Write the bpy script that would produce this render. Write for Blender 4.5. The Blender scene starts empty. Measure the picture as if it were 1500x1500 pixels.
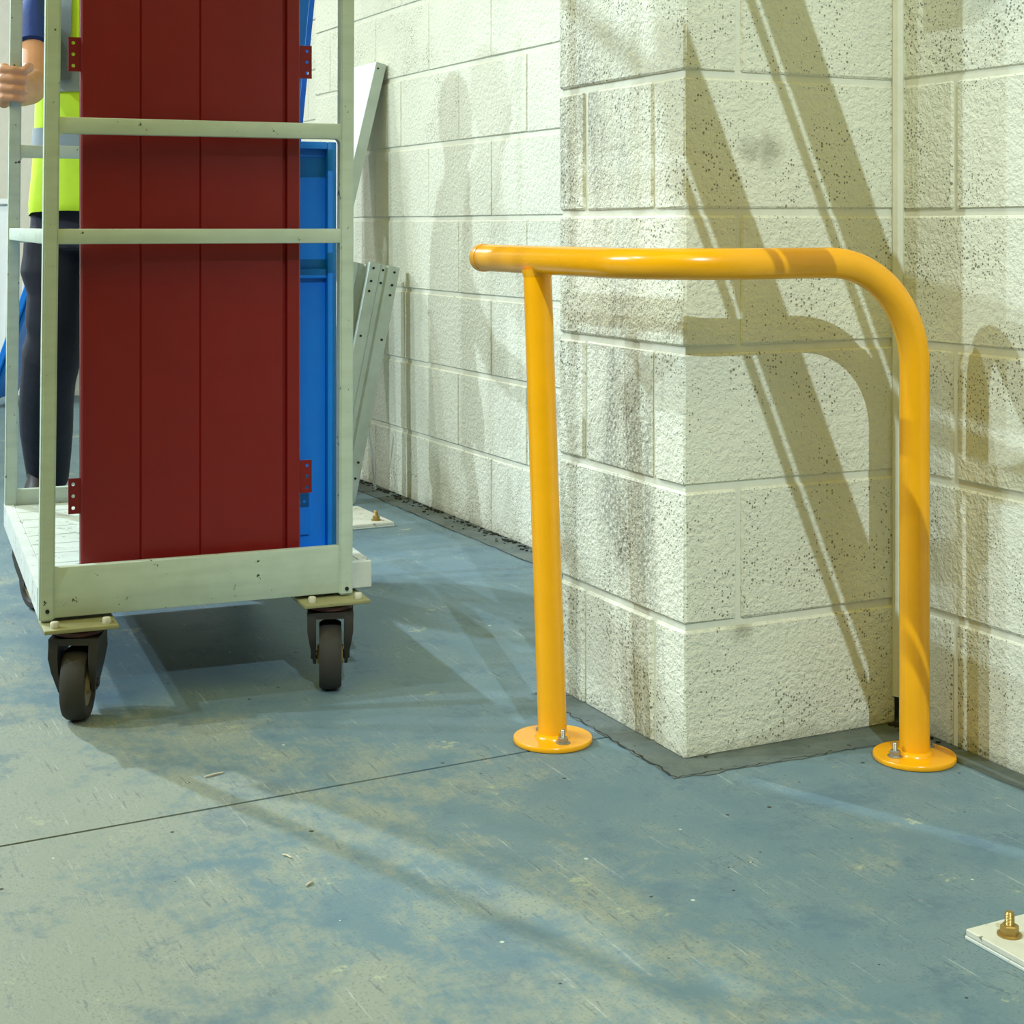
import bpy, bmesh, math, random
from mathutils import Vector, Matrix

random.seed(7)
S = bpy.context.scene
COL = S.collection
PI = math.pi

# ------------------------------------------------------------------ camera
# World frame: origin at the foot of the pier's front corner, x along the pier's
# broad face, y along its narrow face (down the aisle), z up.  Metres.
ANG = math.radians(26.0586)
CAM = Vector((-1.3917, -2.2097, 0.864))
FPX = 2350.0
cd = bpy.data.cameras.new('camera'); cam = bpy.data.objects.new('camera', cd); COL.objects.link(cam)
cam.location = CAM
cam.rotation_euler = (PI/2, 0, -ANG)
cd.sensor_width = 36.0
cd.lens = 36.0*FPX/1500.0
cd.shift_y = -(750.0-331.0)/1500.0
cd.clip_start = 0.05
S.camera = cam
def at(u, v, Y):
    """surveyed point: sight line (u, v) at depth Y, in world metres"""
    x = (u-750.0)/FPX*Y; z = CAM.z-(v-331.0)/FPX*Y
    c, s = math.cos(ANG), math.sin(ANG)
    return Vector((CAM.x+x*c+Y*s, CAM.y-x*s+Y*c, z))

# ------------------------------------------------------------------ light
W = bpy.data.worlds.new('hall_ambient'); S.world = W; W.use_nodes = True
W.node_tree.nodes['Background'].inputs[0].default_value = (1.0, 0.90, 0.42, 1)
W.node_tree.nodes['Background'].inputs[1].default_value = 0.06
def lamp(name, loc, power, col, radius):
    d = bpy.data.lights.new(name, 'POINT'); d.energy = power; d.color = col; d.shadow_soft_size = radius
    o = bpy.data.objects.new(name, d); COL.objects.link(o); o.location = loc; return o
def roof_light(name, loc, sx, sy, power, col):
    d = bpy.data.lights.new(name, 'AREA'); d.shape = 'RECTANGLE'; d.size = sx; d.size_y = sy; d.energy = power; d.color = col
    o = bpy.data.objects.new(name, d); COL.objects.link(o); o.location = loc; return o
WARM = (1.0, 0.82, 0.13)
roof_light('roof_light_near', (-3.2, -3.2, 5.6), 4.5, 5.0, 235, WARM)
roof_light('roof_light_far', (-3.2, 3.6, 5.6), 4.5, 5.0, 90, WARM)
COOL = (0.73, 0.90, 1.0)
fl = lamp('flood_lamp_on_pier', (-1.82, -5.7, 5.1), 1330, COOL, 0.014)
fl.data.type = 'SPOT'
fd = bpy.data.lights[fl.data.name]; fd.spot_size = math.radians(25); fd.spot_blend = 0.8; fd.shadow_soft_size = 0.014
fl.rotation_euler = (Vector((0.42, -0.35, 0.55))-fl.location).to_track_quat('-Z', 'Y').to_euler()
lamp('hall_lamp_side_near', (-8.0, 3.0, 5.6), 1650, COOL, 0.05)
lamp('hall_lamp_side_far', (-7.6, 4.6, 5.0), 880, COOL, 0.05)
lamp('hall_lamp_far_end', (-4.2, 7.4, 4.6), 560, (0.95, 0.98, 1.0), 0.1)  # added fill that brightens the far wall and aisle, not a known fixture
lamp('hall_lamp_side_high', (-5.2, 0.6, 5.2), 430, COOL, 0.05)
al = lamp('flood_lamp_aisle', (-3.2, 7.6, 5.0), 2700, COOL, 0.085)
al.data.type = 'SPOT'
ad = bpy.data.lights[al.data.name]; ad.spot_size = math.radians(40); ad.spot_blend = 0.8; ad.shadow_soft_size = 0.085
al.rotation_euler = (Vector((-1.0, -0.4, 0.0))-al.location).to_track_quat('-Z', 'Y').to_euler()
S.view_settings.view_transform = 'Standard'
S.view_settings.look = 'None'
S.view_settings.gamma = 1
S.view_settings.use_curve_mapping = False
S.view_settings.exposure = 0.0

# ------------------------------------------------------------------ helpers
def srgb(r, g, b):
    def f(c):
        c /= 255.0
        return c/12.92 if c <= 0.04045 else ((c+0.055)/1.055)**2.4
    return (f(r), f(g), f(b), 1.0)

class NT:
    def __init__(self, name):
        self.m = bpy.data.materials.new(name); self.m.use_nodes = True
        self.t = self.m.node_tree; self.b = self.t.nodes['Principled BSDF']
    def n(self, kind, **kw):
        x = self.t.nodes.new(kind)
        for k, v in kw.items():
            if k.startswith('i_'):
                key = k[2:]
                key = int(key) if key.isdigit() else key.replace('_', ' ')
                if hasattr(v, 'is_linked') or isinstance(v, bpy.types.NodeSocket): self.t.links.new(v, x.inputs[key])
                else: x.inputs[key].default_value = v
            else: setattr(x, k, v)
        return x
    def link(self, a, b): self.t.links.new(a, b)
    def pos(self): return self.n('ShaderNodeNewGeometry').outputs['Position']
    def objc(self): return self.n('ShaderNodeTexCoord').outputs['Object']
    def scaled(self, vec, sc, rot=(0, 0, 0)):
        return self.n('ShaderNodeMapping', i_Vector=vec, i_Scale=sc, i_Rotation=rot).outputs[0]
    def noise(self, vec, scale, detail=3, rough=0.5, dist=0.0):
        return self.n('ShaderNodeTexNoise', i_Vector=vec, i_Scale=scale, i_Detail=detail, i_Roughness=rough, i_Distortion=dist).outputs['Fac']
    def ramp(self, fac, stops):
        r = self.n('ShaderNodeValToRGB'); self.link(fac, r.inputs[0])
        e = r.color_ramp.elements
        while len(e) < len(stops): e.new(0.5)
        for i, (p, c) in enumerate(stops):
            e[i].position = p; e[i].color = c if len(c) == 4 else (*c, 1)
        return r.outputs[0]
    def step(self, fac, a, b):
        return self.n('ShaderNodeMapRange', i_0=fac, i_1=a, i_2=b, i_3=0.0, i_4=1.0).outputs[0]
    def mix(self, fac, a, b, mode='MIX'):
        x = self.n('ShaderNodeMix', data_type='RGBA', blend_type=mode)
        for s, v in ((0, fac), (6, a), (7, b)):
            if isinstance(v, bpy.types.NodeSocket): self.link(v, x.inputs[s])
            else: x.inputs[s].default_value = v
        return x.outputs[2]
    def math(self, op, a, b=0.0, c=0.0):
        x = self.n('ShaderNodeMath', operation=op)
        for i, v in enumerate((a, b, c)):
            if isinstance(v, bpy.types.NodeSocket): self.link(v, x.inputs[i])
            else: x.inputs[i].default_value = v
        return x.outputs[0]
    def bump(self, h, strength, dist, normal=None):
        x = self.n('ShaderNodeBump', i_Height=h, i_Strength=strength, i_Distance=dist)
        if normal: self.link(normal, x.inputs['Normal'])
        return x.outputs[0]
    def out(self, col=None, rough=None, metal=None, normal=None, spec=None):
        for k, v in (('Base Color', col), ('Roughness', rough), ('Metallic', metal), ('Normal', normal), ('Specular IOR Level', spec)):
            if v is None: continue
            if isinstance(v, bpy.types.NodeSocket): self.link(v, self.b.inputs[k])
            else: self.b.inputs[k].default_value = v
        return self.m

def add_box(bm, lo, hi, M=None):
    vs = [Vector((x, y, z)) for x in (lo[0], hi[0]) for y in (lo[1], hi[1]) for z in (lo[2], hi[2])]
    if M is not None: vs = [M @ v for v in vs]
    v = [bm.verts.new(p) for p in vs]
    fs = [(0, 1, 3, 2), (4, 6, 7, 5), (0, 4, 5, 1), (2, 3, 7, 6), (0, 2, 6, 4), (1, 5, 7, 3)]
    return [bm.faces.new([v[i] for i in f]) for f in fs]
def box_bm(lo, hi, bev=0.0, seg=1, M=None):
    bm = bmesh.new(); add_box(bm, lo, hi, M)
    if bev > 0: bmesh.ops.bevel(bm, geom=bm.edges[:], offset=bev, segments=seg, affect='EDGES', profile=0.5)
    return bm
def add_poly(bm, pts, z0, z1, axis='z'):
    """extrude a plan outline; axis names the extrusion direction"""
    def P(p, w):
        if axis == 'z': return (p[0], p[1], w)
        if axis == 'y': return (p[0], w, p[1])
        return (w, p[0], p[1])
    a = [bm.verts.new(P(p, z0)) for p in pts]; b = [bm.verts.new(P(p, z1)) for p in pts]
    bm.faces.new(a[::-1]); bm.faces.new(b); n = len(pts)
    for i in range(n): bm.faces.new((a[i], a[(i+1) % n], b[(i+1) % n], b[i]))
def add_cyl(bm, p0, p1, r0, r1=None, n=16, rings=None):
    r1 = r0 if r1 is None else r1
    add_tube(bm, [Vector(p0), Vector(p1)], [r0, r1], n)
def add_tube(bm, pts, rad, n=16, round_ends=False, flat=1.0, flat_dir=None):
    pts = [Vector(p) for p in pts]
    if not isinstance(rad, (list, tuple)): rad = [rad]*len(pts)
    rad = list(rad)
    if round_ends:
        for end in (0, 1):
            a, b = (pts[0], pts[1]) if end == 0 else (pts[-1], pts[-2])
            d = (a-b).normalized(); r = rad[0] if end == 0 else rad[-1]
            ex = [(a+d*r*math.sin(t), r*math.cos(t)) for t in (PI*0.22, PI*0.38, PI*0.47)]
            if end == 0: pts = [e[0] for e in ex[::-1]]+pts; rad = [e[1] for e in ex[::-1]]+rad
            else: pts = pts+[e[0] for e in ex]; rad = rad+[e[1] for e in ex]
    prev = None; rings = []
    for i, p in enumerate(pts):
        if i == 0: t = pts[1]-pts[0]
        elif i == len(pts)-1: t = pts[-1]-pts[-2]
        else: t = (pts[i+1]-pts[i]).normalized()+(pts[i]-pts[i-1]).normalized()
        t.normalize()
        if prev is None:
            up = Vector((0, 0, 1)) if abs(t.z) < 0.9 else Vector((1, 0, 0))
            x = t.cross(up).normalized()
        else:
            x = (prev-t*prev.dot(t)).normalized()
        y = t.cross(x).normalized(); prev = x
        rings.append([bm.verts.new(p+(x*math.cos(a)+y*math.sin(a))*rad[i]) for a in [2*PI*k/n for k in range(n)]])
    for a, b in zip(rings[:-1], rings[1:]):
        for k in range(n): bm.faces.new((a[k], a[(k+1) % n], b[(k+1) % n], b[k]))
    bm.faces.new(rings[0][::-1]); bm.faces.new(rings[-1])
def add_lathe(bm, prof, c=(0, 0, 0), axis='z', n=32):
    rings = []
    for r, h in prof:
        ring = []
        for k in range(n):
            a = 2*PI*k/n; x, y = r*math.cos(a), r*math.sin(a)
            if axis == 'z': p = (c[0]+x, c[1]+y, c[2]+h)
            elif axis == 'x': p = (c[0]+h, c[1]+x, c[2]+y)
            else: p = (c[0]+x, c[1]+h, c[2]+y)
            ring.append(bm.verts.new(p))
        rings.append(ring)
    for a, b in zip(rings[:-1], rings[1:]):
        for k in range(n): bm.faces.new((a[k], a[(k+1) % n], b[(k+1) % n], b[k]))
    bm.faces.new(rings[0][::-1]); bm.faces.new(rings[-1])
def add_loft(bm, rings, n=24, cap=True):
    """rings: (centre, rx, ry[, rotation about z]) horizontal superellipses"""
    rs = []
    for r in rings:
        c, rx, ry = r[0], r[1], r[2]; rot = r[3] if len(r) > 3 else 0.0; ring = []
        for k in range(n):
            a = 2*PI*k/n; ca, sa = math.cos(a), math.sin(a); e = 0.85
            x = rx*math.copysign(abs(ca)**e, ca); y = ry*math.copysign(abs(sa)**e, sa)
            ring.append(bm.verts.new((c[0]+x*math.cos(rot)-y*math.sin(rot), c[1]+x*math.sin(rot)+y*math.cos(rot), c[2])))
        rs.append(ring)
    for a, b in zip(rs[:-1], rs[1:]):
        for k in range(n): bm.faces.new((a[k], a[(k+1) % n], b[(k+1) % n], b[k]))
    if cap: bm.faces.new(rs[0][::-1]); bm.faces.new(rs[-1])
def mesh_of(name, bm, smooth=None):
    bmesh.ops.recalc_face_normals(bm, faces=bm.faces[:])
    me = bpy.data.meshes.new(name); bm.to_mesh(me); bm.free()
    if smooth is not None:
        me.polygons.foreach_set('use_smooth', [True]*len(me.polygons))
        me.set_sharp_from_angle(angle=math.radians(smooth))
    return me
def obj(name, bm, mat, parent=None, smooth=None, label=None):
    me = mesh_of(name, bm, smooth) if isinstance(bm, bmesh.types.BMesh) else bm
    if mat is not None and not me.materials: me.materials.append(mat)
    o = bpy.data.objects.new(name, me); COL.objects.link(o)
    if parent: o.parent = parent
    if label: o['label'] = label
    return o
def thing(name, label, cat, loc=(0, 0, 0), rotz=0.0, group=None):
    o = bpy.data.objects.new(name, None); COL.objects.link(o); o.empty_display_size = 0.05
    o.location = loc; o.rotation_euler = (0, 0, rotz)
    return tag(o, label, cat, group)
def tag(o, label, cat, group=None):
    o['label'] = label; o['category'] = cat
    if group: o['group'] = group
    return o
def struct(o): o['kind'] = 'structure'; return o
def stuff(o): o['kind'] = 'stuff'; return o

# ------------------------------------------------------------------ materials
def block_material(name, base, dirty):
    m = NT(name); p = m.pos()
    big = m.noise(p, 3.0, 4, 0.6); fine = m.noise(p, 170.0, 3, 0.6); mid = m.noise(p, 75.0, 3, 0.6)
    v = m.n('ShaderNodeTexVoronoi', i_Vector=p, i_Scale=190.0)
    pick = m.n('ShaderNodeSeparateColor'); m.link(v.outputs['Color'], pick.inputs[0])
    dens = m.noise(p, 9.0, 2)
    thr = m.math('MULTIPLY', m.math('MULTIPLY', m.step(pick.outputs[0], 0.36, 0.98), 0.47), m.step(dens, 0.30, 0.62))
    pit = m.math('LESS_THAN', v.outputs['Distance'], thr)
    col = m.mix(m.step(big, 0.35, 0.7), base, tuple(c*0.90 for c in base[:3])+(1,))
    if dirty:
        # scuffs: grey rub marks, streaked up and down
        st = m.noise(m.scaled(p, (7.0, 7.0, 1.6)), 1.0, 5, 0.62, 0.4)
        sc = m.math('MULTIPLY', m.step(st, 0.50, 0.66), m.step(m.noise(p, 140.0, 2), 0.30, 0.62))
        nrm = m.n('ShaderNodeSeparateXYZ', i_0=m.n('ShaderNodeNewGeometry').outputs['True Normal'])
        side = m.step(nrm.outputs[0], -0.35, -0.8)
        sc = m.math('MULTIPLY', sc, m.math('ADD', m.math('MULTIPLY', side, 0.62), 0.06))
        col = m.mix(sc, col, srgb(105, 106, 98))
        for cpt, r in (((0.165, 0.0, 0.99), 0.028), ((0.125, 0.0, 0.99), 0.017), ((0.11, 0.0, 0.20), 0.02)):
            d = m.n('ShaderNodeVectorMath', operation='DISTANCE'); m.link(p, d.inputs[0]); d.inputs[1].default_value = cpt
            k = m.math('MULTIPLY', m.step(m.math('ADD', d.outputs['Value'], m.math('MULTIPLY', m.noise(p, 60.0, 3), 0.03)), r+0.025, r*0.4+0.008), 0.5)
            col = m.mix(k, col, srgb(92, 84, 58))
    # grime where the wall meets the floor and hairline stains
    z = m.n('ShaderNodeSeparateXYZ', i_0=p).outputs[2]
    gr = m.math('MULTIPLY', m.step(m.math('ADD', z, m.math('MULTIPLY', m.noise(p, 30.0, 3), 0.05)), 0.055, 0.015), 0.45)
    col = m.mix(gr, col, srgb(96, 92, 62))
    col = m.mix(m.math('MULTIPLY', pit, 0.74), col, srgb(84, 80, 52))
    h = m.math('ADD', m.math('ADD', m.math('MULTIPLY', fine, 0.5), m.math('MULTIPLY', mid, 1.0)), m.math('MULTIPLY', pit, -0.8))
    return m.out(col, 0.62, 0.0, m.bump(h, 0.9, 0.006), 0.3)
M_block = block_material('painted_block', srgb(222, 222, 204), False)
M_pier = block_material('painted_block_scuffed', srgb(222, 222, 203), True)

def paint(name, col, rough=0.45, chip=None, var=0.08, bump=0.05, chip_amt=0.60, grain=None, metal=0.0):
    m = NT(name); p = m.objc()
    n = m.noise(p, 14.0, 4, 0.6)
    c = m.mix(m.step(n, 0.3, 0.75), col, tuple(x*(1-var*2) for x in col[:3])+(1,))
    if grain: c = m.mix(m.math('MULTIPLY', m.step(m.noise(m.scaled(p, grain), 1.0, 3), 0.45, 0.75), 0.25), c, tuple(x*0.55 for x in col[:3])+(1,))
    if chip:
        k = m.step(m.noise(p, 42.0, 4, 0.7), chip_amt+0.05, chip_amt+0.08)
        c = m.mix(k, c, chip)
    return m.out(c, m.math('ADD', rough-0.06, m.math('MULTIPLY', m.noise(p, 30.0, 2), 0.12)), metal, m.bump(m.noise(p, 55.0, 3), bump, 0.002))
def mortar():
    m = NT('painted_mortar'); p = m.pos()
    c = m.mix(m.noise(p, 25.0, 3), srgb(222, 222, 205), srgb(204, 203, 184))
    return m.out(c, 0.7, 0, m.bump(m.noise(p, 110.0, 3), 0.4, 0.002))
M_mortar = mortar()
def floor_material():
    m = NT('worn_painted_concrete'); p = m.pos()
    sx = m.n('ShaderNodeSeparateXYZ', i_0=p)
    a = m.noise(p, 1.9, 5, 0.6, 0.5); b = m.noise(p, 7.0, 6, 0.68, 0.4); c = m.noise(p, 60.0, 5, 0.75); d = m.noise(p, 210.0, 2, 0.6)
    diag = m.noise(m.scaled(p, (60, 14, 1), (0, 0, 0.18)), 1.0, 4, 0.7)
    # wear is heavier out in the aisle, away from the pier
    aisle = m.step(m.math('ADD', sx.outputs[0], m.math('MULTIPLY', sx.outputs[1], 0.35)), 0.1, -1.2)
    w = m.math('ADD', m.math('ADD', m.math('MULTIPLY', a, 0.42), m.math('MULTIPLY', b, 0.36)), m.math('MULTIPLY', aisle, 0.25))
    w = m.math('ADD', m.math('ADD', w, m.math('MULTIPLY', c, 0.22)), m.math('MULTIPLY', diag, 0.16))
    worn = m.step(w, 0.675, 0.765)
    col = m.mix(m.step(b, 0.32, 0.68), srgb(94, 119, 131), srgb(113, 133, 138))
    col = m.mix(m.math('MULTIPLY', worn, 0.72), col, srgb(143, 148, 133))
    # bluish rub marks inside the worn area
    blot = m.math('MULTIPLY', m.step(m.math('ADD', m.math('MULTIPLY', m.noise(m.scaled(p, (1, 1, 1), (0, 0, 1)), 5.5, 5, 0.7), 0.75), m.math('MULTIPLY', c, 0.35)), 0.58, 0.66), 0.55)
    col = m.mix(blot, col, srgb(81, 105, 123))
    # scratches
    for rot, sc, th, cc, amt in (((0, 0, 0.12), (150, 5, 1), 0.64, srgb(178, 184, 180), 0.6), ((0, 0, 0.34), (190, 6, 1), 0.655, srgb(169, 180, 181), 0.5), ((0, 0, -0.4), (150, 5, 1), 0.68, srgb(167, 178, 181), 0.5), ((0, 0, 0.2), (120, 14, 1), 0.61, srgb(65, 82, 96), 0.5)):
        s = m.noise(m.scaled(p, sc, rot), 1.0, 3, 0.65)
        col = m.mix(m.math('MULTIPLY', m.math('MULTIPLY', m.step(s, th, th+0.04), m.step(b, 0.42, 0.60)), amt), col, cc)
    patch = m.math('MULTIPLY', m.step(m.math('ADD', m.math('MULTIPLY', m.noise(p, 7.0, 5, 0.7), 0.8), m.math('MULTIPLY', c, 0.2)), 0.615, 0.64), 0.7)
    col = m.mix(patch, col, srgb(159, 167, 142))
    col = m.mix(m.math('MULTIPLY', m.math('MULTIPLY', m.step(d, 0.56, 0.68), m.step(b, 0.34, 0.60)), 0.48), col, srgb(61, 72, 76))
    v = m.n('ShaderNodeTexVoronoi', i_Vector=p, i_Scale=28.0)
    sp = m.n('ShaderNodeSeparateColor'); m.link(v.outputs['Color'], sp.inputs[0])
    dot = m.math('LESS_THAN', v.outputs['Distance'], m.math('MULTIPLY', m.step(sp.outputs[0], 0.80, 1.0), 0.11))
    col = m.mix(dot, col, srgb(53, 58, 54))
    dot2 = m.math('LESS_THAN', v.outputs['Distance'], m.math('MULTIPLY', m.step(sp.outputs[1], 0.88, 1.0), 0.10))
    col = m.mix(dot2, col, srgb(183, 193, 181))
    rough = m.math('ADD', 0.44, m.math('MULTIPLY', b, 0.26))
    nrm = m.bump(m.math('ADD', m.math('MULTIPLY', c, 0.8), m.math('MULTIPLY', b, 1.0)), 0.28, 0.004)
    return m.out(col, rough, 0, nrm, 0.26)
M_floor = floor_material()
def strip_material():
    m = NT('joint_filler'); p = m.pos()
    c = m.mix(m.step(m.noise(p, 12.0, 5, 0.7), 0.35, 0.7), srgb(80, 92, 92), srgb(104, 113, 108))
    c = m.mix(m.step(m.noise(p, 40.0, 3), 0.66, 0.70), c, srgb(50, 48, 40))
    return m.out(c, 0.75, 0, m.bump(m.noise(p, 60.0, 4), 0.5, 0.004))
M_strip = strip_material()
M_dark = paint('dark_gap', srgb(38, 38, 32), 0.9)
M_yellow = paint('yellow_powder_coat', srgb(246, 172, 10), 0.24, None, 0.04, 0.03)
M_sage = paint('sage_green_paint', srgb(186, 202, 188), 0.42, srgb(62, 62, 50), 0.07, 0.08, 0.60, (6, 6, 60))
M_deck = paint('worn_white_deck_paint', srgb(206, 214, 204), 0.5, srgb(92, 88, 74), 0.12, 0.25, 0.575, (3, 160, 3))
M_edge = paint('worn_white_edge_paint', srgb(208, 214, 208), 0.5, srgb(70, 66, 54), 0.12, 0.2, 0.575)
M_plate = paint('caster_plate_paint', srgb(150, 148, 104), 0.55, srgb(60, 52, 36), 0.15, 0.1, 0.62)
M_boltw = paint('bolt_white_paint', srgb(208, 206, 188), 0.5, srgb(110, 104, 80), 0.1, 0.1, 0.6)
M_fork = paint('caster_fork_dark_steel', srgb(44, 40, 34), 0.5, srgb(88, 70, 34), 0.1, 0.1, 0.62)
M_swivel = paint('caster_swivel_red_brown', srgb(78, 34, 24), 0.55, srgb(120, 96, 40), 0.1, 0.1, 0.62)
M_rubber = paint('tyre_rubber', srgb(54, 52, 48), 0.8, None, 0.12, 0.1)
M_hub = paint('wheel_hub_brass', srgb(150, 130, 78), 0.45, srgb(60, 50, 30), 0.1, 0.1, 0.6)
M_red = paint('red_powder_coat', srgb(124, 14, 12), 0.42, None, 0.05, 0.03)
M_blue = paint('blue_powder_coat', srgb(4, 126, 236), 0.40, None, 0.05, 0.03)
M_zinc = paint('zinc_bolt', srgb(170, 172, 165), 0.35, None, 0.1, 0.05, metal=0.8)
M_brass = paint('yellow_passivated_nut', srgb(168, 140, 78), 0.38, srgb(96, 70, 40), 0.1, 0.1, 0.62, metal=0.6)
M_galv = paint('galvanised_steel', srgb(190, 204, 200), 0.42, None, 0.10, 0.03, metal=0.35)
M_hole = paint('bolt_hole_shadowless_black', srgb(24, 26, 26), 0.8)
M_white = paint('white_sheet_steel', srgb(222, 226, 226), 0.38, None, 0.03, 0.02)
M_pwhite = paint('white_plate_paint', srgb(214, 214, 200), 0.55, srgb(120, 112, 96), 0.14, 0.25, 0.575)
M_wood = paint('raw_wood', srgb(214, 208, 184), 0.7, None, 0.15, 0.1)
M_farwall = paint('far_wall_paint', srgb(226, 222, 210), 0.6, None, 0.04, 0.05)
M_vest = paint('hi_vis_fabric', srgb(196, 232, 46), 0.75, None, 0.06, 0.25)
M_refl = paint('reflective_tape', srgb(134, 148, 156), 0.45, None, 0.06, 0.1)
M_navy = paint('navy_trouser_cloth', srgb(28, 31, 48), 0.85, None, 0.25, 0.5)
M_polo = paint('royal_blue_cotton', srgb(9, 52, 128), 0.8, None, 0.12, 0.3)
M_skin = paint('skin', srgb(206, 152, 118), 0.5, None, 0.07, 0.12)
M_hair = paint('dark_brown_hair', srgb(52, 38, 28), 0.7, None, 0.2, 0.4)
M_shoe = paint('black_boot_leather', srgb(30, 28, 27), 0.5, None, 0.15, 0.1)
M_eye = paint('eye_white', srgb(235, 232, 226), 0.3)
M_iris = paint('iris_brown', srgb(52, 36, 26), 0.3)
M_lip = paint('lips', srgb(170, 96, 84), 0.5)
M_alu = paint('ladder_aluminium', srgb(190, 192, 194), 0.35, None, 0.06, 0.03, metal=0.7)

# ------------------------------------------------------------------ floor
JY, JSL = 0.158, 0.0454       # control joint: y = JY + JSL*x
def jy(x): return JY+JSL*x
floor = struct(obj('floor', box_bm((-9, -7, -0.09), (3.0, 9.6, -0.03)), M_dark))
bm = bmesh.new(); add_poly(bm, [(-9, -7), (3.0, -7), (3.0, jy(3.0)-0.003), (-0.06, jy(-0.06)-0.003), (-9, jy(-9)-0.003)], -0.03, 0.0)
obj('floor_slab', bm, M_floor, floor)
bm = bmesh.new(); add_poly(bm, [(-9, jy(-9)+0.003), (-0.06, jy(-0.06)+0.003), (3.0, jy(3.0)+0.003), (3.0, 9.6), (-9, 9.6)], -0.03, 0.0)
obj('floor_slab', bm, M_floor, floor)

# dark filler strips between slab and masonry, a hair proud, with ragged outer edges
def ragged(p0, p1, n, amp, seed):
    r = random.Random(seed); out = []
    for i in range(n+1):
        t = i/n; q = Vector((p0[0]+(p1[0]-p0[0])*t, p0[1]+(p1[1]-p0[1])*t))
        d = Vector((p1[0]-p0[0], p1[1]-p0[1])).normalized()
        q += Vector((-d.y, d.x))*r.uniform(-amp, amp)
        out.append((q.x, q.y))
    return out
PW, PD, BW, RW = 0.43, 0.434, 0.545, 0.435
outer = ragged((-0.055, PD), (-0.06, -0.07), 26, 0.004, 1)+ragged((-0.05, -0.075), (RW, -0.085), 24, 0.005, 2)[1:]
inner = [(RW, 0.02), (0.02, 0.02), (0.02, PD)]
bm = bmesh.new(); add_poly(bm, outer+inner, 0.0002, 0.0016)
struct(obj('trim_1', bm, M_strip))
bm = bmesh.new(); add_poly(bm, ragged((BW-0.088, PD), (BW-0.088, 3.39), 60, 0.005, 3)+[(BW+0.02, 3.39), (BW+0.02, PD)], 0.0002, 0.0016)
struct(obj('trim_2', bm, M_strip))
bm = bmesh.new(); add_poly(bm, ragged((RW-0.05, -2.0), (RW-0.045, -0.10), 40, 0.004, 4)+[(RW+0.02, -0.10), (RW+0.02, -2.0)], 0.0002, 0.0016)
struct(obj('trim_3', bm, M_strip))
def crack(p0, p1, n, amp, seed, wid):
    a = ragged(p0, p1, n, amp, seed); r = random.Random(seed+50); bm = bmesh.new()
    L = []
    for i, q in enumerate(a):
        d = Vector((p1[0]-p0[0], p1[1]-p0[1])).normalized(); w = wid*r.uniform(0.25, 1.0)
        L.append((Vector(q)+Vector((-d.y, d.x))*w, Vector(q)-Vector((-d.y, d.x))*w))
    v = [(bm.verts.new((x.x, x.y, 0.0019)), bm.verts.new((y.x, y.y, 0.0019))) for x, y in L]
    for (a0, a1), (b0, b1) in zip(v[:-1], v[1:]): bm.faces.new((a0, a1, b1, b0))
    return bm
for k, (p0, p1, n, w) in enumerate((((-0.054, PD), (-0.058, -0.068), 40, 0.0022), ((-0.058, -0.068), (RW-0.05, -0.083), 40, 0.0014), ((BW-0.088, PD+0.6), (BW-0.088, 3.3), 60, 0.0022))):
    struct(obj('trim_%d' % (4+k), crack(p0, p1, n, 0.004, 20+k, w), M_dark))

# ------------------------------------------------------------------ block walls
ZJ = 0.2115; CH = 0.225; NC = 11          # first bed joint, course height, courses
def zrange(i):
    return (0.0 if i == 0 else ZJ+(i-1)*CH+0.006, ZJ+i*CH-0.006)
_cache = {}
def block_mesh(dx, dy, dz, mat, var):
    key = (round(dx, 3), round(dy, 3), round(dz, 3), mat.name, var)
    if key not in _cache:
        r = random.Random(str(key))
        bm = box_bm((0, 0, 0), (dx, dy, dz), 0.0032, 1)
        for v in bm.verts: v.co += Vector((r.uniform(-1, 1), r.uniform(-1, 1), r.uniform(-1, 1)))*0.0011
        me = mesh_of('block', bm); me.materials.append(mat); _cache[key] = me
    return _cache[key]
def block(parent, lo, hi, mat):
    me = block_mesh(hi[0]-lo[0], hi[1]-lo[1], hi[2]-lo[2], mat, random.randrange(3))
    o = bpy.data.objects.new('block', me); COL.objects.link(o)
    o.location = Vector(lo)+Vector((random.uniform(-1, 1)*0.0008, random.uniform(-1, 1)*0.0008, 0)); o.parent = parent
    return o
G = 0.005
ZT = ZJ+(NC-1)*CH
# pier
bm = box_bm((0.0042, 0.0042, 0.0), (PW-0.0042, PD-0.0042, ZT-0.01)); pier = struct(obj('wall_corner', bm, M_mortar))
for i in range(NC):
    z0, z1 = zrange(i)
    if i % 2 == 0:       # stretcher on the broad face, header ends on the narrow face
        block(pier, (0, 0, z0), (PW, 0.098-G, z1), M_pier)
        block(pier, (0, 0.098+G, z0), (0.10, 0.336-G, z1), M_pier)
        block(pier, (0, 0.336+G, z0), (PW, PD, z1), M_pier)
        block(pier, (PW-0.1, 0.098+G, z0), (PW, 0.336-G, z1), M_pier)
    else:
        block(pier, (0, 0, z0), (0.1057-G, PD, z1), M_pier)
        block(pier, (0.1057+G, 0, z0), (PW, 0.10, z1), M_pier)
        block(pier, (PW-0.1057+G, 0.11, z0), (PW, PD, z1), M_pier)
        block(pier, (0.1057+G, PD-0.1, z0), (PW-0.1057-G, PD, z1), M_pier)
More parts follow.
